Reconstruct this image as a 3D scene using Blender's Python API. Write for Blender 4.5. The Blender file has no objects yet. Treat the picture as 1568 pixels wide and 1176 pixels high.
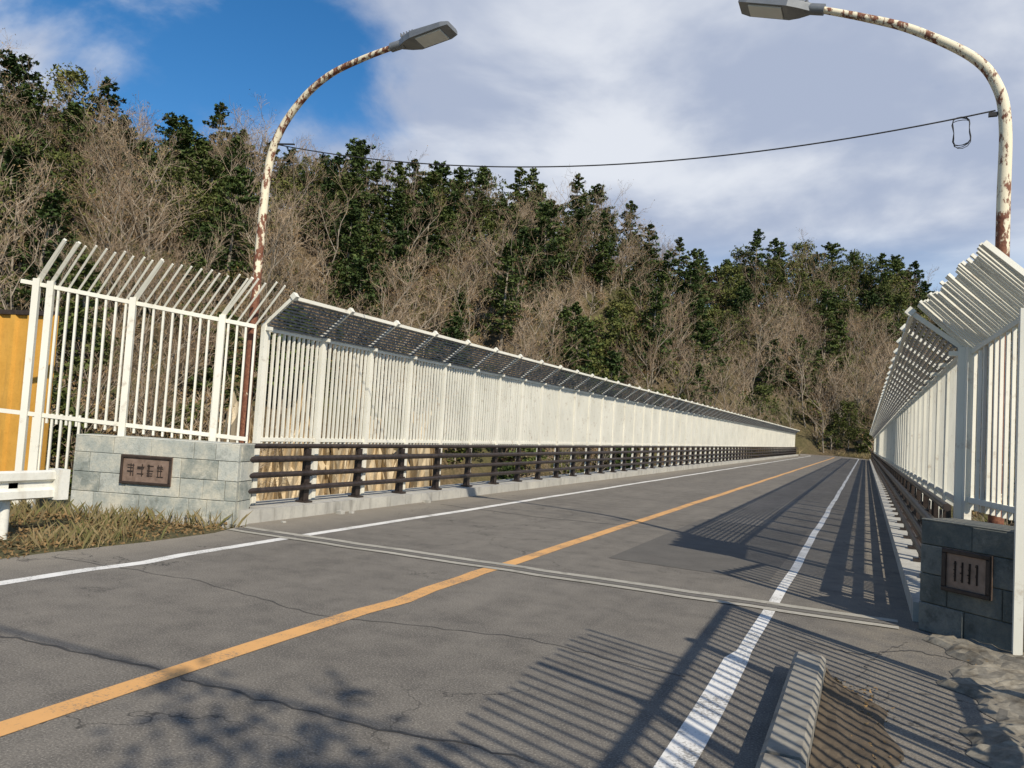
import bpy, math, random
import numpy as np
from mathutils import Vector, Matrix
random.seed(7); np.random.seed(7)
scene=bpy.context.scene
R=math.radians

# ------------------------------------------------------------------ helpers
class MB:
    def __init__(s): s.v=[]; s.f=[]; s.m=[]; s.sm=[]
    def add(s,vs,fs,mat=0,smooth=False):
        o=len(s.v); s.v.extend([tuple(v) for v in vs])
        for f in fs:
            s.f.append(tuple(i+o for i in f)); s.m.append(mat); s.sm.append(smooth)
    def build(s,name,mats,link=True,parent=None):
        me=bpy.data.meshes.new(name); me.from_pydata(s.v,[],s.f)
        for m in mats: me.materials.append(m)
        me.polygons.foreach_set('material_index',s.m)
        me.polygons.foreach_set('use_smooth',s.sm)
        me.update()
        ob=bpy.data.objects.new(name,me)
        if link: scene.collection.objects.link(ob)
        if parent: ob.parent=parent
        return ob
BF=[(0,3,2,1),(4,5,6,7),(0,1,5,4),(1,2,6,5),(2,3,7,6),(3,0,4,7)]
def bar(mb,p0,p1,w,d,side,mat=0,w1=None,d1=None):
    p0=Vector(p0);p1=Vector(p1);a=(p1-p0).normalized();s=Vector(side);s=(s-a*s.dot(a)).normalized();n=a.cross(s)
    w1=w if w1 is None else w1; d1=d if d1 is None else d1
    vs=[p0-s*w/2-n*d/2,p0+s*w/2-n*d/2,p0+s*w/2+n*d/2,p0-s*w/2+n*d/2,
        p1-s*w1/2-n*d1/2,p1+s*w1/2-n*d1/2,p1+s*w1/2+n*d1/2,p1-s*w1/2+n*d1/2]
    mb.add(vs,BF,mat)
def box(mb,a,b,mat=0):
    x0,y0,z0=a;x1,y1,z1=b
    mb.add([(x0,y0,z0),(x1,y0,z0),(x1,y1,z0),(x0,y1,z0),(x0,y0,z1),(x1,y0,z1),(x1,y1,z1),(x0,y1,z1)],BF,mat)
def tube(mb,pts,rad,n=10,mat=0,cap=True):
    pts=[Vector(p) for p in pts]
    if not hasattr(rad,'__len__'): rad=[rad]*len(pts)
    vs=[];fs=[];ref=None
    for i,p in enumerate(pts):
        a=(pts[min(i+1,len(pts)-1)]-pts[max(i-1,0)]).normalized()
        if ref is None: ref=Vector((1,0,0)) if abs(a.x)<.8 else Vector((0,1,0))
        s=(ref-a*ref.dot(a)).normalized(); t=a.cross(s); ref=s
        for k in range(n):
            an=2*math.pi*k/n; vs.append(p+(s*math.cos(an)+t*math.sin(an))*rad[i])
    for i in range(len(pts)-1):
        for k in range(n):
            fs.append((i*n+k,i*n+(k+1)%n,(i+1)*n+(k+1)%n,(i+1)*n+k))
    mb.add(vs,fs,mat,True)
    if cap:
        o=len(pts)-1
        mb.add([vs[k] for k in range(n)],[tuple(range(n-1,-1,-1))],mat)
        mb.add([vs[o*n+k] for k in range(n)],[tuple(range(n))],mat)
def smooth_path(pts,n=6):
    P=[Vector(p) for p in pts]; out=[]
    for i in range(len(P)-1):
        a=P[max(i-1,0)];b=P[i];c=P[i+1];d=P[min(i+2,len(P)-1)]
        for k in range(n):
            t=k/n
            out.append(0.5*((2*b)+(c-a)*t+(2*a-5*b+4*c-d)*t*t+(3*b-a-3*c+d)*t**3))
    out.append(P[-1]); return out

# ------------------------------------------------------------------ materials
class NT:
    def __init__(s,name):
        s.mat=bpy.data.materials.new(name); s.mat.use_nodes=True; s.t=s.mat.node_tree
        s.b=s.t.nodes['Principled BSDF']; s.tc=s.t.nodes.new('ShaderNodeTexCoord')
    def n(s,typ,**kw):
        nd=s.t.nodes.new(typ)
        for k,v in kw.items(): setattr(nd,k,v)
        return nd
    def link(s,a,b): s.t.links.new(a,b)
    def mapping(s,scale=(1,1,1),coord='Object'):
        m=s.n('ShaderNodeMapping'); m.inputs['Scale'].default_value=scale; s.link(s.tc.outputs[coord],m.inputs['Vector']); return m.outputs[0]
    def noise(s,scale,detail=4,rough=.55,vec=None):
        nd=s.n('ShaderNodeTexNoise'); nd.inputs['Scale'].default_value=scale; nd.inputs['Detail'].default_value=detail; nd.inputs['Roughness'].default_value=rough
        s.link(vec if vec else s.tc.outputs['Object'],nd.inputs['Vector']); return nd.outputs['Fac']
    def ramp(s,fac,stops):
        r=s.n('ShaderNodeValToRGB'); e=r.color_ramp.elements
        while len(e)<len(stops): e.new(.5)
        for el,(p,c) in zip(e,stops):
            el.position=p; el.color=(*c,1) if len(c)==3 else c
        s.link(fac,r.inputs[0]); return r.outputs[0]
    def mr(s,fac,a,b,c=0,d=1):
        m=s.n('ShaderNodeMapRange'); m.inputs[1].default_value=a;m.inputs[2].default_value=b;m.inputs[3].default_value=c;m.inputs[4].default_value=d
        s.link(fac,m.inputs[0]); return m.outputs[0]
    def mix(s,fac,a,b,blend='MIX'):
        m=s.n('ShaderNodeMix',data_type='RGBA',blend_type=blend)
        for inp,v in ((m.inputs[0],fac),(m.inputs[6],a),(m.inputs[7],b)):
            if isinstance(v,(int,float)): inp.default_value=v
            elif isinstance(v,tuple): inp.default_value=(*v,1)
            else: s.link(v,inp)
        return m.outputs[2]
    def math(s,op,a,b=0.0):
        m=s.n('ShaderNodeMath',operation=op)
        for inp,v in ((m.inputs[0],a),(m.inputs[1],b)):
            if isinstance(v,(int,float)): inp.default_value=v
            else: s.link(v,inp)
        return m.outputs[0]
    def xyz(s):
        n=s.n('ShaderNodeSeparateXYZ'); s.link(s.tc.outputs['Object'],n.inputs[0]); return n.outputs
    def col(s,c):
        if isinstance(c,tuple): s.b.inputs['Base Color'].default_value=(*c,1)
        else: s.link(c,s.b.inputs['Base Color'])
    def fin(s,rough=.8,metal=0,spec=.3):
        s.b.inputs['Roughness'].default_value=rough; s.b.inputs['Metallic'].default_value=metal
        s.b.inputs['Specular IOR Level'].default_value=spec
        return s.mat
    def bump(s,h,strength=.3,dist=.01):
        b=s.n('ShaderNodeBump'); b.inputs['Strength'].default_value=strength; b.inputs['Distance'].default_value=dist
        s.link(h,b.inputs['Height']); s.link(b.outputs[0],s.b.inputs['Normal'])

def m_asphalt():
    m=NT('asphalt'); X=m.xyz()
    big=m.noise(.35,5,.6); mid=m.noise(3.5,5,.65); fine=m.noise(85,3,.7)
    streak=m.noise(1.0,4,.6,m.mapping((2.2,.12,1))); cross=m.noise(1.0,3,.6,m.mapping((.12,.9,1)))
    c=m.ramp(big,[(.3,(.128,.116,.100)),(.7,(.198,.180,.154))])
    c=m.mix(m.mr(streak,.35,.7,0,.65),c,(.108,.099,.087))
    c=m.mix(m.mr(cross,.54,.60,0,.45),c,(.108,.099,.088))
    c=m.mix(m.mr(mid,.42,.8,0,.5),c,(.26,.235,.195))
    c=m.mix(m.mr(mid,.44,.28,0,.45),c,(.085,.078,.069))
    c=m.mix(m.mr(X[0],-6.3,-7.1,0,.55),c,(.30,.265,.21)); 
    c=m.mix(m.math('MULTIPLY',m.mr(X[0],-.5,.1,0,.5),m.mr(mid,.35,.6)),c,(.22,.19,.145))
    c=m.mix(m.mr(fine,.52,.72,0,.65),c,(.44,.40,.34))
    c=m.mix(m.mr(fine,.46,.28,0,.7),c,(.045,.042,.038))
    vo=m.n('ShaderNodeTexVoronoi',feature='DISTANCE_TO_EDGE'); vo.inputs['Scale'].default_value=.55
    wv=m.n('ShaderNodeVectorMath',operation='ADD'); nn=m.n('ShaderNodeTexNoise'); nn.inputs['Scale'].default_value=2.5; nn.inputs['Detail'].default_value=5
    m.link(m.tc.outputs['Object'],nn.inputs['Vector']); m.link(m.tc.outputs['Object'],wv.inputs[0]); m.link(nn.outputs['Color'],wv.inputs[1]); m.link(wv.outputs[0],vo.inputs['Vector'])
    ck=m.mr(vo.outputs['Distance'],0,.007,1,0); gate=m.mr(m.noise(.3,2),.48,.56)
    c=m.mix(m.math('MULTIPLY',ck,m.math('MULTIPLY',gate,.8)),c,(.04,.038,.036))
    m.col(c); m.bump(fine,.45,.007); return m.fin(.92,0,.15)
def m_paint(name,colr,wear=.5):
    m=NT(name); f=m.noise(60,4,.7); g=m.noise(2.2,5,.65)
    k=m.math('ADD',m.math('MULTIPLY',f,.6),m.math('MULTIPLY',g,.5))
    c=m.mix(m.mr(k,wear+.02,wear+.12),colr,(.17,.158,.138))
    c=m.mix(m.mr(g,.3,.7,0,.4),c,tuple(v*.6 for v in colr))
    m.col(c); return m.fin(.75)
def m_concrete(name,a,b,stain=(.1,.09,.075),sc=1.3):
    m=NT(name); n1=m.noise(sc,6,.65); n2=m.noise(25,4,.7); st=m.noise(2,5,.6,m.mapping((3,3,.5)))
    c=m.ramp(n1,[(.3,a),(.7,b)]); c=m.mix(m.mr(st,.52,.75,0,.6),c,stain)
    c=m.mix(m.mr(n2,.5,.75,0,.3),c,tuple(v*.6 for v in a)); m.col(c); m.bump(n2,.3,.01); return m.fin(.9)
def m_whitepaint():
    m=NT('weathered_white_paint'); n1=m.noise(6,5,.7); n2=m.noise(1.1,3)
    c=m.mix(m.mr(n2,.35,.7),(.77,.745,.645),(.66,.64,.55))
    c=m.mix(m.mr(n1,.58,.75,0,.6),c,(.30,.21,.13)); m.col(c); return m.fin(.55,0,.4)
def m_darkrail():
    m=NT('brown_rail_paint'); n=m.noise(12,4); m.col(m.ramp(n,[(.3,(.020,.014,.012)),(.75,(.055,.04,.033))])); return m.fin(.45,0,.4)
def m_galv():
    m=NT('shaded_galvanised_wire'); n=m.noise(9,3); m.col(m.ramp(n,[(.3,(.13,.135,.145)),(.7,(.22,.22,.22))])); return m.fin(.5,.3)  # galvanised grey kept dark to stand in for shade under the overhang
def m_pole():
    m=NT('rusty_cream_pole'); n=m.noise(7,6,.7,m.mapping((1.3,1.3,.6))); n2=m.noise(40,4,.6)
    Z=m.xyz()[2]
    h=m.mr(Z,2.7,4.4,.20,0); arm=m.mr(Z,5.2,6.0,0,.05)
    k=m.math('ADD',m.math('ADD',n,h),arm)
    rust=m.ramp(n2,[(.3,(.10,.035,.022)),(.7,(.26,.11,.06))])
    c=m.mix(m.mr(k,.53,.58),(.76,.68,.50),rust); m.col(c); m.bump(n,.25,.01); return m.fin(.65)
def simple(name,a,b,scale=5,rough=.6,metal=0,spec=.3):
    m=NT(name); n=m.noise(scale,4); m.col(m.ramp(n,[(.3,a),(.7,b)])); return m.fin(rough,metal,spec)
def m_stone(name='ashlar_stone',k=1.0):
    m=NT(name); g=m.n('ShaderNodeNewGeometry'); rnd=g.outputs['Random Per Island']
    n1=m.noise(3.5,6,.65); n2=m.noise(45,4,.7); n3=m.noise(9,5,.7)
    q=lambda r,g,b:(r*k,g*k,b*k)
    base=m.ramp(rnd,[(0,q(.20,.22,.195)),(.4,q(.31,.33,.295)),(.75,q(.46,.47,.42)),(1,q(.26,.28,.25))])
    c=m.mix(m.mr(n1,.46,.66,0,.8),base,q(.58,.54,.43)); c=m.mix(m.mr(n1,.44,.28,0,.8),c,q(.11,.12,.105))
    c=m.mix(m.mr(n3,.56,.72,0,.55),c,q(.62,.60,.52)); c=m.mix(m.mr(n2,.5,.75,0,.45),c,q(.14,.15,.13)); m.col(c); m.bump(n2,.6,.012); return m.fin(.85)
def m_foliage(name,stops,rough=.7):
    m=NT(name); oi=m.n('ShaderNodeObjectInfo'); g=m.n('ShaderNodeNewGeometry')
    k=m.math('ADD',m.math('MULTIPLY',oi.outputs['Random'],.55),m.math('MULTIPLY',g.outputs['Random Per Island'],.45))
    m.col(m.ramp(k,stops)); return m.fin(rough,0,.2)
def m_ground():
    m=NT('leaf_litter_ground'); n1=m.noise(.08,5,.6); n2=m.noise(3,6,.7); n3=m.noise(30,4,.7)
    c=m.ramp(n2,[(.3,(.045,.034,.018)),(.5,(.11,.08,.042)),(.72,(.20,.145,.085))])
    c=m.mix(m.mr(n1,.42,.58,0,.65),c,(.065,.072,.025)); c=m.mix(m.mr(n3,.55,.75,0,.5),c,(.25,.185,.115))
    m.col(c); m.bump(n2,.6,.05); return m.fin(.95)

ASPH=m_asphalt(); WHITEL=m_paint('road_paint_white',(.78,.76,.71),.545); YEL=m_paint('road_paint_orange',(.70,.38,.14),.545)
CONC=m_concrete('kerb_concrete',(.34,.33,.30),(.50,.48,.42)); JOINT=m_concrete('expansion_joint_concrete',(.32,.30,.25),(.44,.41,.345))
WP=m_whitepaint(); DR=m_darkrail(); GV=m_galv(); POLE=m_pole(); STONE=m_stone(); STONED=m_stone('shaded_mossy_ashlar',.38)  # last stone: mossy, with the right parapet's shade put into its colour
MORT=simple('mortar',(.15,.15,.13),(.24,.24,.21),20,.9); MORTD=simple('shaded_mossy_mortar',(.04,.04,.03),(.08,.08,.06),20,.9)  # second mortar: mossy, darkened to match the shaded parapet
LAMP=simple('lamp_housing_grey',(.16,.17,.18),(.24,.25,.26),4,.45,.3); LENS=simple('lamp_lens',(.62,.64,.62),(.72,.73,.70),3,.3)
BRZ=simple('bronze_plaque',(.19,.13,.095),(.30,.21,.16),15,.5,.3); BRZD=simple('bronze_dark',(.04,.028,.022),(.07,.05,.04),15,.5,.3)
OCH=m_concrete('ochre_paint',(.50,.26,.043),(.64,.35,.07),(.30,.17,.05),2); CABLE=simple('cable_black',(.02,.02,.02),(.04,.04,.04),3,.6)
GROUND=m_ground(); TAR=simple('bitumen_seal',(.04,.038,.036),(.07,.066,.062),10,.6)
BARK=simple('bark',(.16,.13,.095),(.36,.31,.24),3,.9)
TWIG=m_foliage('bare_twigs',[(0,(.17,.118,.075)),(.4,(.28,.205,.135)),(.7,(.39,.305,.215)),(1,(.23,.165,.11))],.9)
DRYL=m_foliage('dry_leaves',[(0,(.13,.08,.035)),(.5,(.24,.155,.07)),(1,(.34,.25,.13))],.9)
CON=m_foliage('conifer_needles',[(0,(.020,.038,.012)),(.35,(.042,.068,.018)),(.65,(.075,.103,.026)),(1,(.125,.14,.04))])
EVG=m_foliage('evergreen_leaves',[(0,(.04,.055,.014)),(.45,(.085,.10,.025)),(.8,(.14,.145,.038)),(1,(.20,.18,.055))])
GRASS=m_foliage('dry_grass_blades',[(0,(.11,.13,.04)),(.3,(.17,.14,.06)),(.7,(.31,.23,.13)),(1,(.40,.32,.2))],.9)
ROCK=m_concrete('sandy_rock',(.42,.33,.20),(.62,.51,.34),(.18,.13,.08),.25)
WOODP=simple('old_pole_concrete',(.25,.24,.22),(.36,.35,.32),3,.9)

# ------------------------------------------------------------------ terrain
def sst(t): t=np.clip(t,0,1); return t*t*(3-2*t)
AZ =[-180,-110,-88,-60,-53,-42,-37,-33,-29,-25,-20,-16,-12.6,-10.7,-6.2,-2.3,2.6,4.2,8,20,60,180]
TN =[0,0,.30,.353,.348,.347,.335,.328,.322,.325,.318,.278,.240,.226,.240,.235,.21,.185,.15,.14,.05,0]
RA =[-180,-90,-60,-25,-10,0,12,180]
R0 =[60,60,58,80,103,120,126,130]; R1=[112,112,112,128,155,190,205,205]
def roadx(y):
    y=np.asarray(y,float); d=np.clip(y-102,0,None); return -3.5-d*d/75.
def height(x,y,noise=True):
    x=np.asarray(x,float);y=np.asarray(y,float)
    az=np.degrees(np.arctan2(x,y)); r=np.hypot(x,y)
    r0=np.interp(az,RA,R0); r1=np.interp(az,RA,R1); tn=np.interp(az,AZ,TN)
    z1=np.maximum(1.5+tn*r1-11.0,-2)
    t=(r-r0)/(r1-r0)
    zf=np.where(t<0,-20*sst((r0-r)/26.),np.where(t<1,z1*(.35*sst(t)+.65*np.clip(t,0,1)),np.maximum(z1-(r-r1)*.45,-6)))
    zn=np.where(y<8.2,0,-20*sst((y-8.2)/13.))
    z=np.maximum(zn,zf)
    if noise:
        nz=(np.sin(x*.21+1.3)*np.cos(y*.17)+.5*np.sin(x*.53+y*.41)+.35*np.sin(x*.9-y*1.1))
        z=z+nz*.9*sst((r-25)/30)
        z=z+.03*np.sin(x*2.1)*np.cos(y*2.7)*(np.abs(x+3.2)>5)
    w=1-sst((np.abs(x-roadx(y))-5.0)/4.); w=w*sst((y-97)/4.)*(1-sst((y-120)/5.))
    z=z*(1-w)+(-.05)*w
    return z-.04
azs=np.radians(np.arange(0,360,1.0)); rs=np.concatenate([[.6],np.geomspace(1.2,40,50),np.linspace(41.5,240,110),np.geomspace(260,2500,14)])
A,Rr=np.meshgrid(azs,rs); X=np.sin(A)*Rr; Y=np.cos(A)*Rr; Z=height(X,Y)
V=np.stack([X,Y,Z],-1).reshape(-1,3); n=len(azs); F=[]
for i in range(len(rs)-1):
    for k in range(n):
        F.append((i*n+k,(i+1)*n+k,(i+1)*n+(k+1)%n,i*n+(k+1)%n))
F.append(tuple(range(n)))
me=bpy.data.meshes.new('ground'); me.from_pydata(V.tolist(),[],F); me.materials.append(GROUND)
me.polygons.foreach_set('use_smooth',[True]*len(F)); me.update()
g=bpy.data.objects.new('ground',me); scene.collection.objects.link(g)

# ------------------------------------------------------------------ road
ys=np.concatenate([np.arange(-40,98,1.0),np.arange(98,124,1.5)])
def strip(name,x0f,x1f,z,mat,ys=ys):
    mb=MB(); vs=[];fs=[]
    for y in ys: vs+= [(x0f(y),y,z),(x1f(y),y,z)]
    for i in range(len(ys)-1): fs.append((2*i,2*i+1,2*i+3,2*i+2))
    mb.add(vs,fs); return mb.build(name,[mat])
rx=lambda y: float(roadx(y))
strip('road',lambda y: rx(y)-(3.66+.07*math.sin(y*1.7) if y<7.5 else 3.95),lambda y: rx(y)+(4.55+.05*math.sin(y*2.3) if y<7.5 else 3.95),0.0,ASPH)
yf=np.concatenate([np.arange(-40,98,.25),np.arange(98,122,1.0)])
def wob(y,k,a): return a*(math.sin(y*.9+k)+.5*math.sin(y*2.3+k*2))
def jog(y): return .05*max(0,1-abs(y-5.5)/.5)-.035*max(0,1-abs(y-7.1)/.4)
strip('centre_line_marking',lambda y: rx(y)-.08+wob(y,1,.008)+jog(y),lambda y: rx(y)+.08+wob(y,1.3,.008)+jog(y),.004,YEL,yf)
strip('edge_line_marking',lambda y: rx(y)-2.83+wob(y,3,.01)+(.08*max(0,1-abs(y-5.2)/.5)),lambda y: rx(y)-2.69+wob(y,3.2,.01)+(.08*max(0,1-abs(y-5.2)/.5)),.004,WHITEL,yf)
strip('edge_line_marking',lambda y: rx(y)+2.72+wob(y,5,.008)-(.05 if y<5.6 else 0),lambda y: rx(y)+2.85+wob(y,5.1,.008)-(.02 if y<5.6 else .03),.004,WHITEL,yf)
mb=MB()
for y0,y1,mt in ((7.26,7.37,0),(7.39,7.50,1),(7.52,7.64,0)):
    xs=np.arange(-7.2,.6,.3)
    vs=[];fs=[]
    for x in xs:
        w=.012*math.sin(x*5)+.008*math.sin(x*13)
        vs+=[(x,y0+w,.008),(x,y1+w,.008)]
    for i in range(len(xs)-1): fs.append((2*i,2*i+2,2*i+3,2*i+1))
    mb.add(vs,fs,mt)
mb.build('bridge_expansion_joint',[JOINT,simple('joint_asphalt',(.12,.11,.097),(.17,.157,.138),40,.9)])
mb=MB()
def crack(pts,w):
    p=[]; 
    for i in range(len(pts)-1):
        a=Vector(pts[i]);b=Vector(pts[i+1]);N=14
        for k in range(N): p.append(a.lerp(b,k/N)+Vector((random.uniform(-.015,.015),random.uniform(-.03,.03))))
    vs=[];fs=[]
    for i,q in enumerate(p):
        ww=w*random.uniform(.5,1.2); vs+=[(q.x,q.y-ww,.0025),(q.x,q.y+ww,.0025)]
    for i in range(len(p)-1): fs.append((2*i,2*i+2,2*i+3,2*i+1))
    mb.add(vs,fs)
crack([(-7.0,4.9),(-5.2,5.0),(-3.7,4.7),(-2.2,5.1),(-.9,4.9)],.006)
crack([(-3.4,12.2),(-5.0,12.0),(-7.2,12.3)],.02)
crack([(-4.9,3.12),(-3.8,3.2),(-2.6,3.18),(-1.2,3.3)],.012)
crack([(-.5,6.4),(.0,6.2),(.35,6.6),(.7,6.5)],.012)
crack([(.0,5.6),(.1,6.2),(.35,6.9)],.01)
mb.build('sealed_road_crack',[TAR])
PT=m_concrete('asphalt_patch',(.095,.088,.078),(.135,.125,.11),(.07,.065,.058),3)
mb=MB(); mb.add([(-2.75,8.9,.0032),(-.9,8.75,.0032),(-.85,14.2,.0032),(-2.7,14.4,.0032)],[(0,1,2,3)])
mb.build('asphalt_patch',[PT])

# ------------------------------------------------------------------ bridge
mb=MB()
box(mb,(-8.2,7.7,-.9),(1.2,100,-.012),0)
for xs in ((-8.15,-7.42),(.42,1.15)):
    y=7.72
    while y<100:
        L=4.0; y1=min(y+L-.012,100)
        box(mb,(xs[0],y,-.011),(xs[1],y1,.17+random.uniform(-.006,.006)),0); y+=L
for yy in (32,56,80):
    box(mb,(-6.5,yy-1,-24),(-.5,yy+1,-1.9),0); box(mb,(-7.8,yy-1.3,-1.9),(.8,yy+1.3,-.9),0)
mb.build('road_bridge',[CONC])
mb=MB()
for y0,y1 in ((-2,.55),(.56,1.95),(1.96,3.6),(3.61,5.42)):
    c=.025
    a,b=-.38,-.19
    vs=[(a,y0,-.02),(b,y0,-.02),(b,y1,-.02),(a,y1,-.02),(a,y0,.13),(b,y0,.13),(b,y1,.13),(a,y1,.13),(a+c,y0,.155),(b-c,y0,.155),(b-c,y1-c,.155),(a+c,y1-c,.155)]
    mb.add(vs,[(0,1,5,4),(1,2,6,5),(2,3,7,6),(3,0,4,7),(4,5,9,8),(5,6,10,9),(6,7,11,10),(7,4,8,11),(8,9,10,11)])
mb.build('kerb',[m_concrete('old_kerb_concrete',(.20,.185,.155),(.34,.315,.265),(.08,.065,.05),4)])
mb=MB(); vs=[];fs=[];nx,ny=30,150
for j in range(ny+1):
    for i in range(nx+1):
        y=-3+10.1*j/ny; x=(.60+.10*math.sin(j*.37)+.05*math.sin(j*1.0))+1.6*i/nx
        vs.append((x,y,(.004 if i==0 else .012)+.022*min(1,i/3)*(1+.6*math.sin(x*9+y*5)*math.sin(y*7-x*3))+(random.uniform(0,.028) if i else 0)))
for j in range(ny):
    for i in range(nx): o=j*(nx+1)+i; fs.append((o,o+1,o+nx+2,o+nx+1))
mb.add(vs,fs,0)
vs=[];fs=[];nx,ny=8,70
for j in range(ny+1):
    for i in range(nx+1):
        y=-1+6.5*j/ny; wd=.30+.08*math.sin(y*3.1)+.05*math.sin(y*7.7); wd*=min(1,(5.6-y)/.6)
        x=-.188+wd*i/nx; vs.append((x,y,.003+(.045*(1-i/nx) +random.uniform(0,.012))*(i<nx)))
for j in range(ny):
    for i in range(nx): o=j*(nx+1)+i; fs.append((o,o+1,o+nx+2,o+nx+1))
mb.add(vs,fs,1)
SOIL=m_concrete('damp_soil',(.06,.045,.03),(.14,.108,.072),(.03,.024,.018),6)
mb.build('gravel_shoulder',[m_concrete('broken_concrete_and_soil',(.07,.056,.038),(.33,.30,.24),(.04,.032,.024),6),SOIL])

def guard(name,x,sg):
    mb=MB(); y=7.95
    while y<100:
        bar(mb,(x,y,.17),(x,y,.20),.20,.16,(1,0,0))
        bar(mb,(x-.02*sg,y,.20),(x-.02*sg,y,.55),.12,.05,(1,0,0),0,.08,.05)
        bar(mb,(x-.02*sg,y,.55),(x-.02*sg,y,1.0),.08,.05,(1,0,0),0,.06,.05)
        bar(mb,(x+.035*sg,y,.20),(x+.03*sg,y,.98),.014,.11,(1,0,0))
        for z in (.42,.62,.84): bar(mb,(x+.04*sg,y,z-.05),(x+.04*sg,y,z+.05),.05,.14,(1,0,0))
        y+=1.3
    for z,r in ((1.02,.036),(.84,.046),(.62,.040),(.41,.040)):
        tube(mb,[(x+(.08*sg if z<1 else 0),yy,z) for yy in (7.72,30,60,100)],r,8)
    mb.build(name,[DR])
guard('bridge_guardrail',-7.66,1); guard('bridge_guardrail',.66,-1)

# ------------------------------------------------------------------ fences
def fence(mb,A,B,zb,zt,posts,foot,tip,kind,sp=.12,bw=.028,bars_from=0,tipw=.026,pw=.085,tipsp=None):
    A=Vector((A[0],A[1],0));B=Vector((B[0],B[1],0)); L=(B-A).length; t=(B-A)/L; nrm=Vector((t.y,-t.x,0))
    if nrm.dot(Vector((tip[0],tip[1],0)))<0: nrm=-nrm
    up=Vector((0,0,1))
    zbf=lambda s: zb[0]+(zb[1]-zb[0])*s/L
    ztf=lambda s: zt[0]+(zt[1]-zt[0])*s/L
    tp=Vector(tip)
    N=int(L/sp)
    for i in range(N+1):
        s=i*sp+random.uniform(-.004,.004)
        if s>L: break
        p=A+t*s; lean=t*random.uniform(-.006,.006)
        bar(mb,p+up*(zbf(s)-.10),p+lean+up*(ztf(s)+.03),bw,bw+.004,t)
    if kind=='bars':
        q=tipsp or sp; s=bars_from
        while s<=L:
            p=A+t*s; k=random.uniform(.94,1.04)
            bar(mb,p+up*(ztf(s)+.02),p+up*ztf(s)+tp*k+t*random.uniform(-.012,.012),tipw,tipw,t); s+=q
    for f,h in ((zbf,.05),(ztf,.05)):
        bar(mb,A+up*f(0),B+up*f(L),.055,h,up,0)
    for s in posts:
        p=A+t*s
        bar(mb,p+up*foot+nrm*.02,p+up*(ztf(s)+.07)+nrm*.02,pw,.07,t)
        if s<bars_from: continue
        bar(mb,p+up*(ztf(s)+.05),p+up*ztf(s)+tp*1.02,.04,.05,t)
        if kind=='rails':
            e=p+up*ztf(s)+tp; bar(mb,e-tp*.02,e+tp*.10,.075,.085,t)
            bar(mb,p+up*ztf(s)-nrm*.03,p+up*(ztf(s)+.0)+nrm*.14,.06,.05,t)
    if kind=='rails':
        for k in range(1,11):
            q=tp*(k/11.0)
            bar(mb,A+up*ztf(0)+q,B+up*ztf(L)+q,.026,.026,up,1)
        q=tp*1.0; bar(mb,A+up*ztf(0)+q,B+up*ztf(L)+q,.05,.045,up,0)
        s=.0
        while s<L:
            p=A+t*s+up*ztf(s); bar(mb,p+tp*.05,p+tp*.98,.01,.01,t,1); s+=.26
mb=MB(); fence(mb,(-7.9,8.4),(-7.9,100),(1.10,1.05),(2.69,2.60),[i*1.3 for i in range(0,71)],.17,(.5,0,.44),'rails',.108,bw=.030)
mb.build('security_fence',[WP,GV])
mb=MB(); fence(mb,(-7.92,8.25),(-10.35,6.62),(1.10,1.29),(2.70,3.06),[.45,1.65,2.72,2.9],.0,(.48,0,.58),'bars',.125)
bar(mb,(-10.35,6.62,1.29),(-11.3,5.98,1.36),.055,.05,(0,0,1)); bar(mb,(-10.35,6.62,3.06),(-10.50,6.52,3.08),.055,.05,(0,0,1))
for i in range(7):
    s=i*.115; bar(mb,(-9.76-s*.83,7.02-s*.56,.35),(-9.76-s*.83,7.02-s*.56,1.3),.028,.028,(.83,.56,0))
mb.build('security_fence',[WP,GV])
mb=MB(); fence(mb,(.92,9.4),(.92,100),(1.0,1.05),(2.56,2.60),[i*1.3 for i in range(0,70)],.17,(-.5,0,.44),'rails',.108,bw=.030)
mb.build('security_fence',[WP,GV])
mb=MB(); fence(mb,(.98,9.38),(1.42,7.8),(1.02,1.0),(2.56,2.86),[.05,1.6],.0,(-.5,0,.52),'bars',.12,tipw=.030,tipsp=.05,pw=.07)
for (x,y) in ((1.06,6.82),): 
    bar(mb,(x,y,0),(x,y,2.62),.06,.06,(1,0,0)); bar(mb,(x+.09,y+.1,0),(x+.09,y+.1,2.62),.03,.03,(1,0,0))
for z in (.95,2.5): bar(mb,(1.06,6.82,z),(1.42,7.8,z+.05),.05,.05,(0,0,1))
for i in range(1,8): 
    s=i/8; bar(mb,(1.06+.36*s,6.82+.98*s,.85),(1.06+.36*s,6.82+.98*s,2.6),.028,.028,(.3,.9,0))
mb.build('security_fence',[WP,GV])
mb=MB(); fence(mb,(1.52,5.1),(1.70,-3.4),(.95,.95),(2.66,2.66),[i*1.5 for i in range(6)],.0,(-.42,0,.42),'bars',.125,bw=.02,bars_from=2.0,tipw=.02,pw=.07)
mb.build('security_fence',[WP,GV])

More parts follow.
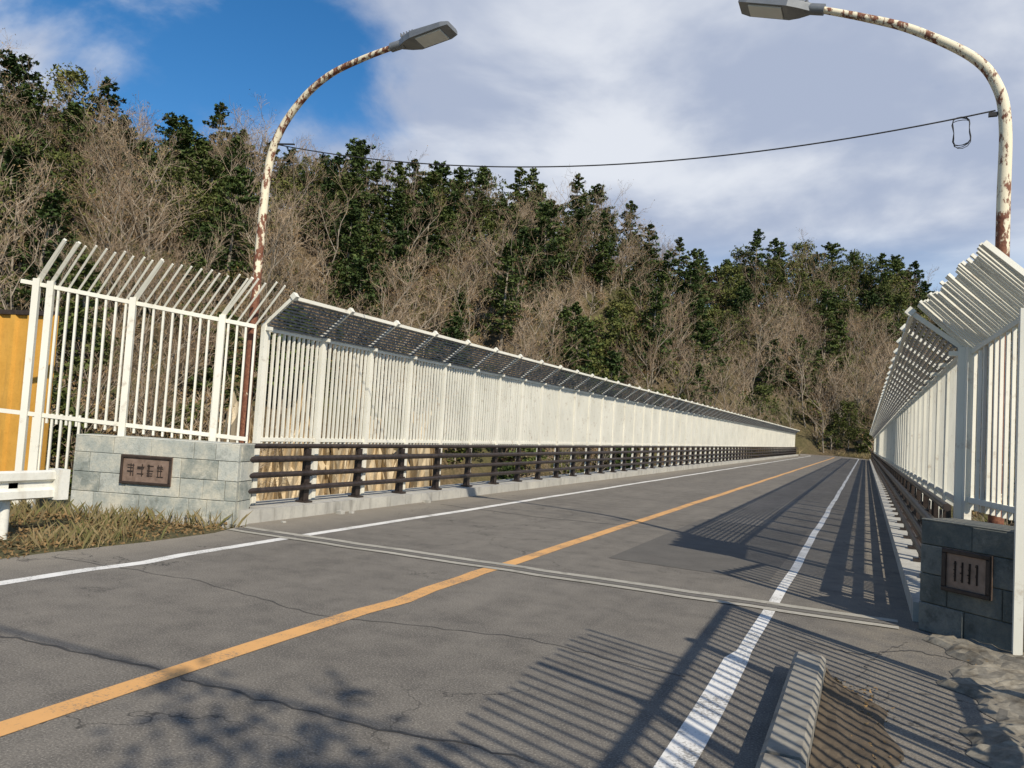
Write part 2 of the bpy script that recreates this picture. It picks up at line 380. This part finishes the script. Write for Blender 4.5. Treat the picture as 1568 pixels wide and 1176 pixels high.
# ------------------------------------------------------------------ stone parapet blocks
def parapet(name,P,Q,h,thick,rows,pl,into,stone,mort):
    P=Vector((*P,0));Q=Vector((*Q,0));L=(Q-P).length;t=(Q-P)/L;nb=Vector(into).normalized();n=Vector((t.y,-t.x,0))
    if n.dot(nb)>0: n=-n
    up=Vector((0,0,1)); mb=MB()
    def blk(s0,s1,z0,z1,d0,d1,mat,c=.006):
        vs=[]
        for d,ins in ((d0,0),(d1-c,0),(d1,c)):
            for s,z in ((s0+ins,z0+ins),(s1-ins,z0+ins),(s1-ins,z1-ins),(s0+ins,z1-ins)): vs.append(P+t*s+up*z+n*d)
        fs=[(3,2,1,0),(8,9,10,11)]
        for k in range(4):
            fs.append((k,(k+1)%4,4+(k+1)%4,4+k)); fs.append((4+k,4+(k+1)%4,8+(k+1)%4,8+k))
        mb.add(vs,fs,mat)
    blk(.012,L-.012,-.03,h-.012,-thick,.012,1)
    z=0.
    for hh,cuts in rows:
        for i in range(len(cuts)-1):
            blk(cuts[i]*L+.003,cuts[i+1]*L-.003,z+.003,z+hh-.003,-.05,.020+random.uniform(0,.010),0)
        z+=hh
    blk(0,L,h-.004,h+.012,-thick-.01,.022,0)
    for e,sg in ((0,-1),(L,1)):
        zz=0
        for hh,_ in rows:
            vs=[P+t*(e+sg*.006)+n*(-.06)+up*(zz+.006),P+t*(e+sg*.006)+n*(-thick+.02)+up*(zz+.006),P+t*(e+sg*.006)+n*(-thick+.02)+up*(zz+hh-.006),P+t*(e+sg*.006)+n*(-.06)+up*(zz+hh-.006)]
            vs+= [v-t*sg*.03 for v in vs]
            mb.add(vs,BF,0); zz+=hh
    s0,s1,z0,z1=pl
    blk(s0,s1,z0,z1,.0,.045,2)
    for a,b,c,d in ((s0,s1,z0,z0+.035),(s0,s1,z1-.035,z1),(s0,s0+.035,z0+.036,z1-.036),(s1-.035,s1,z0+.036,z1-.036)):
        blk(a,b,c,d,.046,.066,3)
    w=(s1-s0-.16)/4
    for k in range(4):
        x=s0+.08+k*w; cz=(z0+z1)/2
        for _ in range(4):
            hz=cz+random.uniform(-.075,.075); blk(x+.02,x+w-.02-random.uniform(0,.03),hz-.005,hz+.005,.046,.055,3,.001)
        for _ in range(2):
            hx=x+random.uniform(.03,w-.03); blk(hx-.005,hx+.005,cz-.08,cz+.08,.046,.054,3,.001)
    mb.build(name,[stone,mort,BRZ,BRZD])
rowsL=[(.30,[0,.14,.42,.72,.83,1]),(.26,[0,.17,.33,.66,.80,.93,1]),(.26,[0,.10,.33,.50,.66,.88,1]),(.22,[0,.24,.47,.73,.86,1])]
parapet('stone_parapet',(-9.66,6.93),(-7.45,7.66),1.04,.42,rowsL,(.70,1.42,.44,.82),(-.3,1,0),STONE,MORT)
rowsR=[(.24,[0,.35,.7,1]),(.24,[0,.22,.62,1]),(.24,[0,.3,.55,.8,1]),(.20,[0,.4,.75,1])]
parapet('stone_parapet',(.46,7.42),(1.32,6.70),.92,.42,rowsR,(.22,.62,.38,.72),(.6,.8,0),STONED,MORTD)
mb=MB(); bar(mb,(-9.45,6.98,-.02),(-7.5,7.63,-.02),.16,.10,(0,0,1)); mb.build('parapet_footing',[CONC])

# ------------------------------------------------------------------ roadside guardrail
mb=MB(); prof=[(0,-.16),(.05,-.14),(.05,-.06),(.0,-.03),(.0,.03),(.05,.06),(.05,.14),(0,.16)]
vs=[];fs=[];yy=[5.80,5.0,3,0,-6,-14]
for y in yy:
    for a,b in prof: vs.append((-8.34+a,y,.54+b))
    for a,b in reversed(prof): vs.append((-8.352+a,y,.54+b))
n=16
for i in range(len(yy)-1):
    for k in range(n): fs.append((i*n+k,i*n+(k+1)%n,(i+1)*n+(k+1)%n,(i+1)*n+k))
mb.add(vs,fs,0); mb.add(vs[:n],[tuple(range(n))],0)
bar(mb,(-8.33,5.80,.37),(-8.33,5.80,.71),.13,.20,(0,1,0)) 
for y in (5.3,3.3,1.3,-.7,-2.7): tube(mb,[(-8.46,y,-.05),(-8.46,y,.66)],.055,12); bar(mb,(-8.46,y,.5),(-8.34,y,.5),.1,.2,(0,1,0))
mb.build('roadside_guardrail',[m_concrete('guardrail_white',(.66,.65,.58),(.78,.77,.70),(.42,.36,.27),2)])

# ------------------------------------------------------------------ ochre corrugated panel
mb=MB(); P0=Vector((-14.4,6.9,0)); P1=Vector((-11.25,7.75,0)); L=(P1-P0).length;t=(P1-P0)/L;n=Vector((t.y,-t.x,0))
s=0;vs=[]
pat=[(0,0),(.16,0),(.19,.05),(.27,.05),(.30,0)]
pts=[]
while s<L-.3:
    for a,b in pat[:-1]: pts.append((s+a,b))
    s+=.30
pts.append((s,0))
for a,b in pts:
    p=P0+t*a+n*b; vs+= [p+Vector((0,0,-.1)),p+Vector((0,0,2.78))]
for a,b in pts:
    p=P0+t*a+n*(b-.02); vs+= [p+Vector((0,0,-.1)),p+Vector((0,0,2.78))]
m0=len(pts); fs=[]
for i in range(m0-1):
    fs.append((2*i,2*i+2,2*i+3,2*i+1)); o=2*m0; fs.append((o+2*i+1,o+2*i+3,o+2*i+2,o+2*i)); fs.append((2*i+1,2*i+3,o+2*i+3,o+2*i+1))
mb.add(vs,fs,0)
bar(mb,P0+Vector((0,0,2.82)),P0+t*(s+.05)+Vector((0,0,2.82)),.07,.12,(0,0,1),1)
bar(mb,P0+t*(s+.03)+Vector((0,0,0)),P0+t*(s+.03)+Vector((0,0,2.8)),.06,.10,t,0)
mb.build('ochre_steel_hoarding',[OCH,BRZD])

# ------------------------------------------------------------------ street lamps
def lamp(name,path,tipdir):
    mb=MB(); pts=smooth_path(path,8); N=len(pts)
    rad=[.072-.034*min(1,i/N*1.05) for i in range(N)]
    tube(mb,pts,rad,14,0)
    b=Vector(path[0]); tube(mb,[b,b+Vector((0,0,.35))],.105,14,0); 
    e=pts[-1]; d=Vector(tipdir).normalized(); side=Vector((0,1,0)); u=side.cross(d); 
    if u.z<0:u=-u
    tube(mb,[e-d*.05,e+d*.16],.062,12,1)
    secs=[(.10,.05,.045),(.22,.12,.055),(.34,.165,.060),(.80,.165,.045),(.90,.14,.03)]
    vs=[]
    for a,w,h in secs:
        c=e+d*a
        vs+=[c-side*w-u*h,c+side*w-u*h,c+side*w+u*h*.5,c+side*w*.75+u*h*1.1,c-side*w*.75+u*h*1.1,c-side*w+u*h*.5]
    fs=[]
    for i in range(len(secs)-1):
        for k in range(6): fs.append((i*6+k,i*6+(k+1)%6,(i+1)*6+(k+1)%6,(i+1)*6+k))
    fs.append(tuple(range(5,-1,-1))); fs.append(tuple(range(24,30)))
    mb.add(vs,fs,1)
    c0=e+d*.40-u*.063; c1=e+d*.78-u*.053; bar(mb,c0,c1,.25,.02,side,2)
    for k in range(5):
        c=e+d*(.16+.045*k)+u*.075; bar(mb,c-side*.09,c+side*.09,.012,.05,d,1)
    return mb.build(name,[POLE,LAMP,LENS])
lamp('street_lamp',[(-8.12,8.4,-.2),(-8.12,8.4,2),(-8.10,8.4,4.2),(-8.05,8.4,5.1),(-7.88,8.4,5.6),(-7.50,8.4,6.04),(-7.05,8.4,6.32),(-6.5,8.4,6.47),(-5.98,8.4,6.56)],(1,0,.13))
lamp('street_lamp',[(1.19,8.95,-.2),(1.19,8.95,2),(1.19,8.95,4.0),(1.19,8.95,4.85),(1.11,8.95,5.28),(.88,8.95,5.62),(.33,8.95,6.0),(-.15,8.95,6.22),(-.62,8.95,6.40)],(-1,0,.24))
mb=MB(); a=Vector((-8.0,8.4,5.42)); b=Vector((1.1,8.95,5.02)); pts=[]
for i in range(41):
    t=i/40; p=a.lerp(b,t); p.z-=4*.46*t*(1-t); pts.append(p)
tube(mb,pts,.008,6)
bar(mb,(-8.02,8.4,5.42),(-7.6,8.4,5.37),.02,.02,(0,0,1))
pts=[]
for i in range(70):
    an=i*.33; pts.append(Vector((.80+.09*math.sin(an)+.02*math.sin(i),8.93+.03*math.sin(i*.7),4.82+(.15+.02*math.sin(i*.4))*math.cos(an))))
tube(mb,pts,.004,5); bar(mb,(1.04,8.95,4.98),(1.12,8.95,4.98),.04,.04,(0,0,1))
mb.build('overhead_cable',[CABLE])
mb=MB()
for x in (-13.5,13.5):
    tube(mb,[(x,-2.1,-.2),(x,-2.1,7.4)],[.16,.11],14,0); bar(mb,(x,-2.7,6.9),(x,-1.5,6.9),.09,.09,(0,0,1),1)
pts=[]
for i in range(41):
    t=i/40; pts.append(Vector((-13.5+27*t,-2.1,6.9-4*.45*t*(1-t))))
tube(mb,pts,.022,6,1); mb.build('utility_line',[WOODP,CABLE])

# ------------------------------------------------------------------ trees
def tri_cloud(mb,C,size,mat,flat=.5):
    C=np.asarray(C); N=len(C)
    a=np.random.normal(size=(N,3)); a[:,2]*=flat; a/=np.linalg.norm(a,axis=1)[:,None]
    b=np.random.normal(size=(N,3)); b[:,2]*=flat; b-=a*(a*b).sum(1)[:,None]; b/=np.linalg.norm(b,axis=1)[:,None]+1e-6
    s=size*np.random.uniform(.6,1.3,(N,1))
    v=np.stack([C+a*s,C-a*s*.6+b*s*.55,C-a*s*.6-b*s*.55],1).reshape(-1,3)
    o=len(mb.v); mb.v.extend(map(tuple,v.tolist())); mb.f.extend([(o+3*i,o+3*i+1,o+3*i+2) for i in range(N)]); mb.m.extend([mat]*N); mb.sm.extend([False]*N)
def conifer(name,seed,h,rad,start=.15,pw=.7,link=False):
    rnd=random.Random(seed); mb=MB(); 
    tube(mb,[(0,0,-1),(0.08,0,h*.5),(0,0,h*.97)],[.26,.17,.03],6,0,False)
    z=h*start; C=[]
    while z<h*.99:
        f=(z/h-start)/(1-start)
        prof=min(1,(1-f)**pw*1.05)*min(1,.55+f*2.2)
        k=rnd.randint(3,6)
        for _ in range(k):
            az=rnd.uniform(0,6.283); L=max(.3,rad*prof*rnd.uniform(.45,1.2))
            tilt=rnd.uniform(-.10,.22)+.45*f
            d=Vector((math.cos(az),math.sin(az),tilt)); sd=Vector((-math.sin(az),math.cos(az),0))
            e=Vector((0,0,z))+d*L
            if L>1.5: tube(mb,[(0,0,z),e],[.05,.015],3,0,False)
            n=int(9+L*14)
            for i in range(n):
                u=1.05-.9*rnd.random()**1.5; w=.36*L*(1.1-abs(u-.6))*rnd.uniform(-1,1)
                p=Vector((0,0,z))+d*(L*u)+sd*w+Vector((0,0,rnd.uniform(-.10,.22)-.14*u*u*L*.4))
                C.append(tuple(p))
        z+=h*.036*rnd.uniform(.7,1.4)
    tri_cloud(mb,C,.31,1,.5)
    return mb.build(name,[BARK,CON],link)
def evergreen(name,seed,h,rad,mat,ntri=2000,link=False,z0=.3,size=.26,nc=26):
    rnd=random.Random(seed); mb=MB(); tube(mb,[(0,0,-1),(.1,0,h*.4),(0,0,h*.8)],[.16,.12,.04],6,0,False)
    cl=[]
    for i in range(nc):
        f=rnd.uniform(z0,1); rr=rad*math.sqrt(max(.05,1-((f-.55)/.5)**2))*rnd.uniform(.2,.95); a=rnd.uniform(0,6.28)
        cl.append((Vector((rr*math.cos(a),rr*math.sin(a),h*f)),rad*rnd.uniform(.22,.42)))
        tube(mb,[(0,0,h*f*.75),cl[-1][0]],[.05,.02],3,0,False)
    C=[]
    for _ in range(ntri):
        c,r=rnd.choice(cl); v=Vector((rnd.gauss(0,1),rnd.gauss(0,1),rnd.gauss(0,.65))); v=v.normalized()*r*rnd.uniform(.55,1.1)
        C.append(tuple(c+v))
    tri_cloud(mb,C,size,1,.7)
    return mb.build(name,[BARK,mat],link)
def baretree(name,seed,h,spread=1.0,link=False,twigw=.02,leaves=0,levels=4,cnt=(7,5,4,3),r=.15):
    rnd=random.Random(seed); mb=MB(); tips=[]
    def seg(p,q,r0,r1,lv):
        if lv<=1: tube(mb,[p,q],[r0,r1],5,0,False)
        elif lv==2:
            a=(q-p).normalized(); s=a.orthogonal().normalized(); t=a.cross(s)
            vs=[p+s*r0,p-s*r0*.5+t*r0*.87,p-s*r0*.5-t*r0*.87,q+s*r1,q-s*r1*.5+t*r1*.87,q-s*r1*.5-t*r1*.87]
            mb.add(vs,[(0,1,4,3),(1,2,5,4),(2,0,3,5)],1)
        else:
            a=(q-p).normalized(); s=a.orthogonal(); s.rotate(Matrix.Rotation(rnd.uniform(0,6.28),3,a)); s.normalize()
            mb.add([p-s*r0,p+s*r0,q+s*r1,q-s*r1],[(0,1,2,3)],1)
    def grow(p,d,L,r,lv):
        pts=[p]; n=5 if lv==0 else (3 if lv<3 else 1); dd=d.copy()
        for i in range(n):
            dd=(dd+Vector((rnd.gauss(0,.10),rnd.gauss(0,.10),.05+rnd.gauss(0,.06)))*(1+.4*lv)).normalized()
            pts.append(pts[-1]+dd*L/n)
        for i in range(n):
            ra=max(twigw*.6,r*(1-i/n*.65)); rb=max(twigw*.45,r*(1-(i+1)/n*.65)); seg(pts[i],pts[i+1],ra,rb,lv)
        if lv>=levels: tips.append(pts[-1]); return
        for k in range(cnt[lv]):
            u=rnd.uniform(.3 if lv==0 else .2,1.0); i=min(n-1,int(u*n)); q=pts[i].lerp(pts[i+1],u*n-i)
            ax=dd.orthogonal(); ax.rotate(Matrix.Rotation(rnd.uniform(0,6.28),3,dd)); 
            nd=(dd*rnd.uniform(.7,1.1)+ax*rnd.uniform(.45,.85)*spread+Vector((0,0,.25))).normalized()
            grow(q,nd,L*rnd.uniform(.42,.64),max(.012,r*rnd.uniform(.4,.55)),lv+1)
    grow(Vector((0,0,-.5)),Vector((rnd.gauss(0,.06),rnd.gauss(0,.06),1)).normalized(),h*.74,r,0)
    if leaves: 
        C=[tuple(t+Vector((rnd.gauss(0,.15),rnd.gauss(0,.15),rnd.gauss(0,.15)))) for t in rnd.choices(tips,k=leaves)]
        tri_cloud(mb,C,.12,2,1)
    return mb.build(name,[BARK,TWIG,DRYL],link)
protos=[]; PH=[]
for i,(h,r,pw) in enumerate([(14,3.9,.65),(13,4.3,.5),(15.5,4.0,.75),(11.5,3.7,.55)]): protos.append(conifer('p%02d_conifer'%i,11+i,h,r,.12+.05*i,pw)); PH.append(h)
for i in range(3): protos.append(evergreen('p%02d_evergreen'%(4+i),21+i,10+i,3.4,EVG)); PH.append(10+i)
for i in range(6): protos.append(baretree('p%02d_bare'%(7+i),31+i,12+.6*i,1.0+.1*(i%3),leaves=260 if i%2 else 60,twigw=.024))
protos.append(evergreen('p13_shrub',51,2.6,1.9,EVG,420,z0=.1,size=.2,nc=14))
protos.append(evergreen('p14_shrub',52,2.2,1.8,DRYL,380,z0=.1,size=.17,nc=14))
protos.append(baretree('p15_shrub',53,4.0,1.4,levels=3,leaves=120))
coll=bpy.data.collections.new('forest_prototypes')
for p in protos: coll.objects.link(p)
pts=[];rot=[];scl=[];idx=[]
def put(x,y,i,s,z=None):
    pts.append((x,y,float(height(x,y))-.15 if z is None else z)); rot.append((random.gauss(0,.04),random.gauss(0,.04),random.uniform(0,6.28))); scl.append((s,s,s*random.uniform(.9,1.12))); idx.append(i)
def greenp(az,t):
    g=.19
    for a,ta,sa,st,w in ((-48.5,.7,3.8,.42,1),(-38,.65,4.0,.42,1),(-18,.38,4.0,.34,.95),(-24,.62,3.8,.25,.7),(-60,.45,3.5,.3,.75),(-31,.94,8,.14,.75),(-57,1,4,.2,.8),(-13,.75,2.4,.25,.8),(-28,.30,4,.15,.6)):
        g=max(g,w*math.exp(-((az-a)/sa)**2-((t-ta)/st)**2))
    if az>-11.5 and t>.5: g=max(g,.8)
    return g
step=4.4
for gx in np.arange(-140,60,step):
    for gy in np.arange(10,225,step):
        x=gx+random.uniform(-2,2); y=gy+random.uniform(-2,2)
        az=math.degrees(math.atan2(x,y)); r=math.hypot(x,y)
        if az<-76 or az>12: continue
        r0=float(np.interp(az,RA,R0)); r1=float(np.interp(az,RA,R1)); t=(r-r0)/(r1-r0)
        if t<-.26 or t>1.05: continue
        if abs(x-float(roadx(y)))<6.5 and y<123: continue
        if y>97 and abs(x+3.5)<8 and y<106: continue
        if -46<az<-29 and t<.02: continue
        if random.random()<greenp(az,t):
            if az>-11.5 and random.random()<.5: i=random.choice([4,5,6])
            else: i=random.choice([0,1,2,3,0,1,2,3,4,5])
            s=random.uniform(.65,1.0)
            if t>.9: s*=.85
        else:
            i=random.randint(7,12); s=random.uniform(.65,1.0)
        if t<.0: s*=.75
        put(x,y,i,s)
# fill along the ridge crest
for _ in range(150):
    az=random.uniform(-62,6); r0=float(np.interp(az,RA,R0)); r1=float(np.interp(az,RA,R1)); t=random.uniform(.80,1.0)
    r=r0+(r1-r0)*t; put(r*math.sin(R(az)),r*math.cos(R(az)),random.choice([0,1,3,4,5,6,7,8,9]),random.uniform(.5,.75))
for _ in range(1100):
    az=random.uniform(-74,12); r0=float(np.interp(az,RA,R0)); r1=float(np.interp(az,RA,R1)); t=random.uniform(-.25,.9)
    r=r0+(r1-r0)*t; x=r*math.sin(math.radians(az)); y=r*math.cos(math.radians(az))
    if abs(x-float(roadx(y)))<5.0 and y<122: continue
    if -46<az<-29 and t<.05: continue
    put(x,y,random.choice([13,13,14,15,15]),random.uniform(.7,1.4))
for _ in range(60):
    x=random.uniform(-18,9); y=random.uniform(121,134); put(x,y,random.choice([13,14,15,7,10]),random.uniform(.5,.8))
me=bpy.data.meshes.new('hillside_forest'); me.from_pydata(pts,[],[])
at=me.attributes.new('rot','FLOAT_VECTOR','POINT'); at.data.foreach_set('vector',np.array(rot).ravel())
at=me.attributes.new('scl','FLOAT_VECTOR','POINT'); at.data.foreach_set('vector',np.array(scl).ravel())
at=me.attributes.new('idx','INT','POINT'); at.data.foreach_set('value',idx)
fo=bpy.data.objects.new('hillside_forest',me); scene.collection.objects.link(fo)
ng=bpy.data.node_groups.new('scatter','GeometryNodeTree')
ng.interface.new_socket('Geometry',in_out='INPUT',socket_type='NodeSocketGeometry'); ng.interface.new_socket('Geometry',in_out='OUTPUT',socket_type='NodeSocketGeometry')
N=ng.nodes; gi=N.new('NodeGroupInput'); go=N.new('NodeGroupOutput'); ip=N.new('GeometryNodeInstanceOnPoints'); ci=N.new('GeometryNodeCollectionInfo')
ci.inputs['Collection'].default_value=coll; ci.inputs['Separate Children'].default_value=True; ci.inputs['Reset Children'].default_value=True
def na(nm,ty):
    a=N.new('GeometryNodeInputNamedAttribute'); a.data_type=ty; a.inputs['Name'].default_value=nm; return [o for o in a.outputs if o.enabled and o.name=='Attribute'][0]
ng.links.new(gi.outputs[0],ip.inputs['Points']); ng.links.new(ci.outputs[0],ip.inputs['Instance']); ip.inputs['Pick Instance'].default_value=True
ng.links.new(na('idx','INT'),ip.inputs['Instance Index']); ng.links.new(na('rot','FLOAT_VECTOR'),ip.inputs['Rotation']); ng.links.new(na('scl','FLOAT_VECTOR'),ip.inputs['Scale'])
ng.links.new(ip.outputs[0],go.inputs[0])
md=fo.modifiers.new('scatter','NODES'); md.node_group=ng
def ridge(az,tn,pi,fr=1.0):
    r1=float(np.interp(az,RA,R1))*fr; x=r1*math.sin(R(az)); y=r1*math.cos(R(az)); z=float(height(x,y))-.3
    H=1.5+tn*r1-z; base=PH[pi]
    ob=bpy.data.objects.new('fir_tree' if pi<4 else 'evergreen_tree',protos[pi].data); scene.collection.objects.link(ob)
    s=H/base; ob.location=(x,y,z); w=min(1.15,max(.75,s)); ob.scale=(w,w,s); ob.rotation_euler=(0,0,random.uniform(0,6.28))
for a in [(-59.5,.378,1),(-56.5,.372,5),(-54.3,.378,0),(-50.0,.352,1,.96),(-47.3,.378,2,.98),(-45.8,.350,0,.94),(-43.8,.338,3),(-37.6,.360,1,.98),(-38.8,.340,0,.92),(-36.0,.335,2,.95),
          (-33.4,.344,0),(-31.4,.342,3),(-29.6,.338,1),(-28.0,.334,5),(-25.3,.346,0),(-23.8,.322,3),(-20.9,.340,2),(-19.4,.325,1),(-16.8,.305,0),(-13.1,.258,2),(-11.6,.243,0),(-8.5,.240,5),(-6.4,.256,0),(-4.5,.247,5),(-2.6,.248,1),(-1.0,.235,4),(1.4,.228,3),(2.6,.222,0)]:
    ridge(*a)

# sandy rock face at the foot of the far slope
mb=MB(); nx,nz=60,20; vs=[];fs=[]
for j in range(nz+1):
    for i in range(nx+1):
        az=-46+16*i/nx; rr=float(np.interp(az,RA,R0))-17+.32*j+1.1*math.sin(i*.9+j*.4)+.8*math.sin(i*2.1-j*1.3)+random.uniform(-.35,.35)
        z=-21+ (22+2.4*math.sin(i*.37)+1.2*math.sin(i*.9)-(i<4)*(4-i)*2-(i>nx-4)*(i-nx+4)*2)*j/nz
        vs.append((rr*math.sin(R(az)),rr*math.cos(R(az)),z))
for i in range(nx+1):
    az=-46+16*i/nx; rr=float(np.interp(az,RA,R0))-3; vs.append((rr*math.sin(R(az)),rr*math.cos(R(az)),-1.2+random.uniform(-.4,.4)))
for j in range(nz+1):
    for i in range(nx):
        o=j*(nx+1)+i; fs.append((o,o+1,o+nx+2,o+nx+1))
mb.add(vs,fs); mb.build('sandstone_cliff',[ROCK])

# tree behind the viewpoint whose branches shade the foreground
sh=baretree('roadside_tree',77,6.2,.45,True,twigw=.02,leaves=0,levels=3,cnt=(5,3,3,2),r=.07); sh.location=(4.4,-3.4,0)
mb=MB(); C=[]
for _ in range(20):
    c=Vector((3.35+random.gauss(0,.42),-1.95+random.gauss(0,.30),5.6+random.gauss(0,.22)))
    bar(mb,(4.3,-3.1,4.6),c,.012,.012,(0,0,1),1)
    for _ in range(22): C.append(tuple(c+Vector((random.gauss(0,.11),random.gauss(0,.11),random.gauss(0,.10)))))
tri_cloud(mb,C,.07,0,1); lf=mb.build('leaves',[EVG,BARK]); lf.parent=sh; lf.matrix_parent_inverse=Matrix.Translation((-4.4,3.4,0))

# ------------------------------------------------------------------ dry grass and litter
def blades(mb,n,fx,hmin,hmax,mat=0):
    for _ in range(n):
        x,y=fx(); h=random.uniform(hmin,hmax); a=random.uniform(0,6.28); b=Vector((math.cos(a),math.sin(a),0)); l=Vector((random.gauss(0,.35),random.gauss(0,.35),0))*h
        p=Vector((x,y,-.04)); w=.005
        mb.add([p-b*w,p+b*w,p+l*.4+Vector((0,0,h*.6))+b*w*.7,p+l+Vector((0,0,h))],[(0,1,2),(0,2,3)],mat)
def litter(mb,n,fx,size,mat=1):
    C=[]
    for _ in range(n):
        x,y=fx(); C.append((x,y,random.uniform(-.02,.03)))
    tri_cloud(mb,C,size,mat,.35)
def left_v():
    while True:
        x=random.uniform(-12.5,-7.15); y=random.uniform(1.5,7.6)
        if y<7.66-.33*(-7.45-x)-.08 and (x<-7.5 or random.random()<.35): return x,y
def left_tuft():
    while True:
        x,y=left_v()
        if math.sin(x*3.1)*math.sin(y*2.3+1)>random.uniform(-.1,.9) or (y>7.35-.33*(-7.45-x)): return x,y
mb=MB(); blades(mb,5500,left_tuft,.04,.26); litter(mb,12000,left_v,.03)
mb.build('dry_grass_verge',[GRASS,DRYL])
def right_v():
    while True:
        x=random.triangular(.65,2.0,1.1); y=random.uniform(2.5,7.0)
        if y< 7.1-.84*(x-.4): return x,y
def kerb_v(): return random.triangular(-.18,.2,-.12),random.uniform(3,5.4)
mb=MB(); litter(mb,1600,right_v,.02); blades(mb,400,right_v,.03,.1); litter(mb,700,kerb_v,.016)
def far_v():
    s=random.choice([-1,1]); y=random.uniform(100,123); return float(roadx(y))+s*random.uniform(4.1,9),y
blades(mb,5000,far_v,.3,.9)
mb.build('leaf_litter',[GRASS,DRYL])
mb=MB()
for (x,y,s) in ((-7.3,9.7,.07),(-7.25,9.9,.04),(-7.32,12.3,.06),(-7.2,8.3,.03)):
    vs=[(x+random.uniform(.6,1)*s*a,y+random.uniform(.6,1)*s*b,c*s*random.uniform(.5,.9)) for a,b,c in ((-1,-1,0),(1,-1,0),(1,1,0),(-1,1,0),(-1,-1,1),(1,-1,1),(1,1,1),(-1,1,1))]
    mb.add(vs,BF)
mb.build('stone_rubble',[CONC])

# ------------------------------------------------------------------ light, sky
el=R(38); azs_=R(130)
S=Vector((math.sin(azs_)*math.cos(el),math.cos(azs_)*math.cos(el),math.sin(el)))
sl=bpy.data.lights.new('sun','SUN'); sl.energy=5.0; sl.angle=R(.5); sl.color=(1,.91,.76)
so=bpy.data.objects.new('sun',sl); so.rotation_euler=S.to_track_quat('Z','Y').to_euler(); so.location=(20,-20,30); scene.collection.objects.link(so)
w=bpy.data.worlds.new('World'); scene.world=w; w.use_nodes=True; t=w.node_tree; bg=t.nodes['Background']; bg.inputs[1].default_value=.1
def nn(ty,**k):
    n=t.nodes.new(ty)
    for a,b in k.items(): setattr(n,a,b)
    return n
sky=nn('ShaderNodeTexSky',sky_type='NISHITA',sun_disc=False); sky.sun_elevation=el; sky.sun_rotation=azs_; sky.air_density=1.0; sky.dust_density=.2; sky.ozone_density=3.5
hs=nn('ShaderNodeHueSaturation'); hs.inputs['Saturation'].default_value=1.3; hs.inputs['Value'].default_value=1.25; t.links.new(sky.outputs[0],hs.inputs['Color'])
tc=nn('ShaderNodeTexCoord'); sp=nn('ShaderNodeSeparateXYZ'); t.links.new(tc.outputs['Generated'],sp.inputs[0])
def mt(op,a,b=0.):
    n=nn('ShaderNodeMath',operation=op)
    for i,v in enumerate((a,b)):
        if isinstance(v,(int,float)): n.inputs[i].default_value=v
        else: t.links.new(v,n.inputs[i])
    return n.outputs[0]
def mr(v,a,b,c=0,d=1,st='SMOOTHSTEP'):
    n=nn('ShaderNodeMapRange',interpolation_type=st)
    for i,q in enumerate((a,b,c,d)): n.inputs[i+1].default_value=q
    t.links.new(v,n.inputs[0]); return n.outputs[0]
def mx(f,a,b):
    n=nn('ShaderNodeMix',data_type='RGBA')
    for i,v in ((0,f),(6,a),(7,b)):
        if isinstance(v,tuple): n.inputs[i].default_value=(*v,1)
        elif isinstance(v,float): n.inputs[i].default_value=v
        else: t.links.new(v,n.inputs[i])
    return n.outputs[2]
zz=mt('MAXIMUM',sp.outputs['Z'],0.); den=mt('ADD',zz,.22)
cb=nn('ShaderNodeCombineXYZ'); t.links.new(mt('DIVIDE',sp.outputs['X'],den),cb.inputs[0]); t.links.new(mt('DIVIDE',sp.outputs['Y'],den),cb.inputs[1])
def noise(sc,de,ro,off=0,dist=0):
    n=nn('ShaderNodeTexNoise'); n.inputs['Scale'].default_value=sc; n.inputs['Detail'].default_value=de; n.inputs['Roughness'].default_value=ro; n.inputs['Distortion'].default_value=dist
    mp=nn('ShaderNodeMapping'); mp.inputs['Location'].default_value=(off,off*.7,0); t.links.new(cb.outputs[0],mp.inputs[0]); t.links.new(mp.outputs[0],n.inputs['Vector']); return n.outputs['Fac']
n1=noise(2.0,8,.55,3.1,.35); n2=noise(2.2,6,.52,9.0,.2)
def dot(v):
    n=nn('ShaderNodeVectorMath',operation='DOT_PRODUCT'); t.links.new(tc.outputs['Generated'],n.inputs[0]); n.inputs[1].default_value=v; return n.outputs['Value']
blue=mr(dot((-.690,.600,.405)),.960,.998)
fac=mt('SUBTRACT',n1,mt('MULTIPLY',blue,.28))
fac=mt('ADD',fac,.18)
cl=mr(fac,.36,.60); cl=mt('MULTIPLY',cl,mr(sp.outputs['Y'],-.25,.3,.12,1)); cl=mt('MULTIPLY',cl,mr(sp.outputs['Z'],.55,.85,1,.2))
cl=mt('MULTIPLY',cl,mr(sp.outputs['Z'],.17,.27,.45,1))
cc=mx(mr(n2,.40,.68),(4.3,4.9,6.3),(8.0,8.3,8.9))
t.links.new(mx(mt('MULTIPLY',cl,.95),hs.outputs[0],cc),bg.inputs[0])

# ------------------------------------------------------------------ camera
cam=bpy.data.cameras.new('camera'); cam.sensor_width=36; cam.lens=26.86; cam.clip_end=5000; cam.clip_start=.05
co=bpy.data.objects.new('camera',cam); scene.collection.objects.link(co)
p=R(3.17); yw=R(25); ro=R(3.4)
f=Vector((-math.sin(yw)*math.cos(p),math.cos(yw)*math.cos(p),math.sin(p))); r0=Vector((math.cos(yw),math.sin(yw),0)); u0=r0.cross(f)
Rt=r0*math.cos(ro)+u0*math.sin(ro); U=u0*math.cos(ro)-r0*math.sin(ro); B=-f
co.matrix_world=Matrix(((Rt.x,U.x,B.x,0),(Rt.y,U.y,B.y,0),(Rt.z,U.z,B.z,1.5),(0,0,0,1)))
scene.camera=co
scene.view_settings.view_transform='Standard'; scene.view_settings.look='None'; scene.view_settings.exposure=0
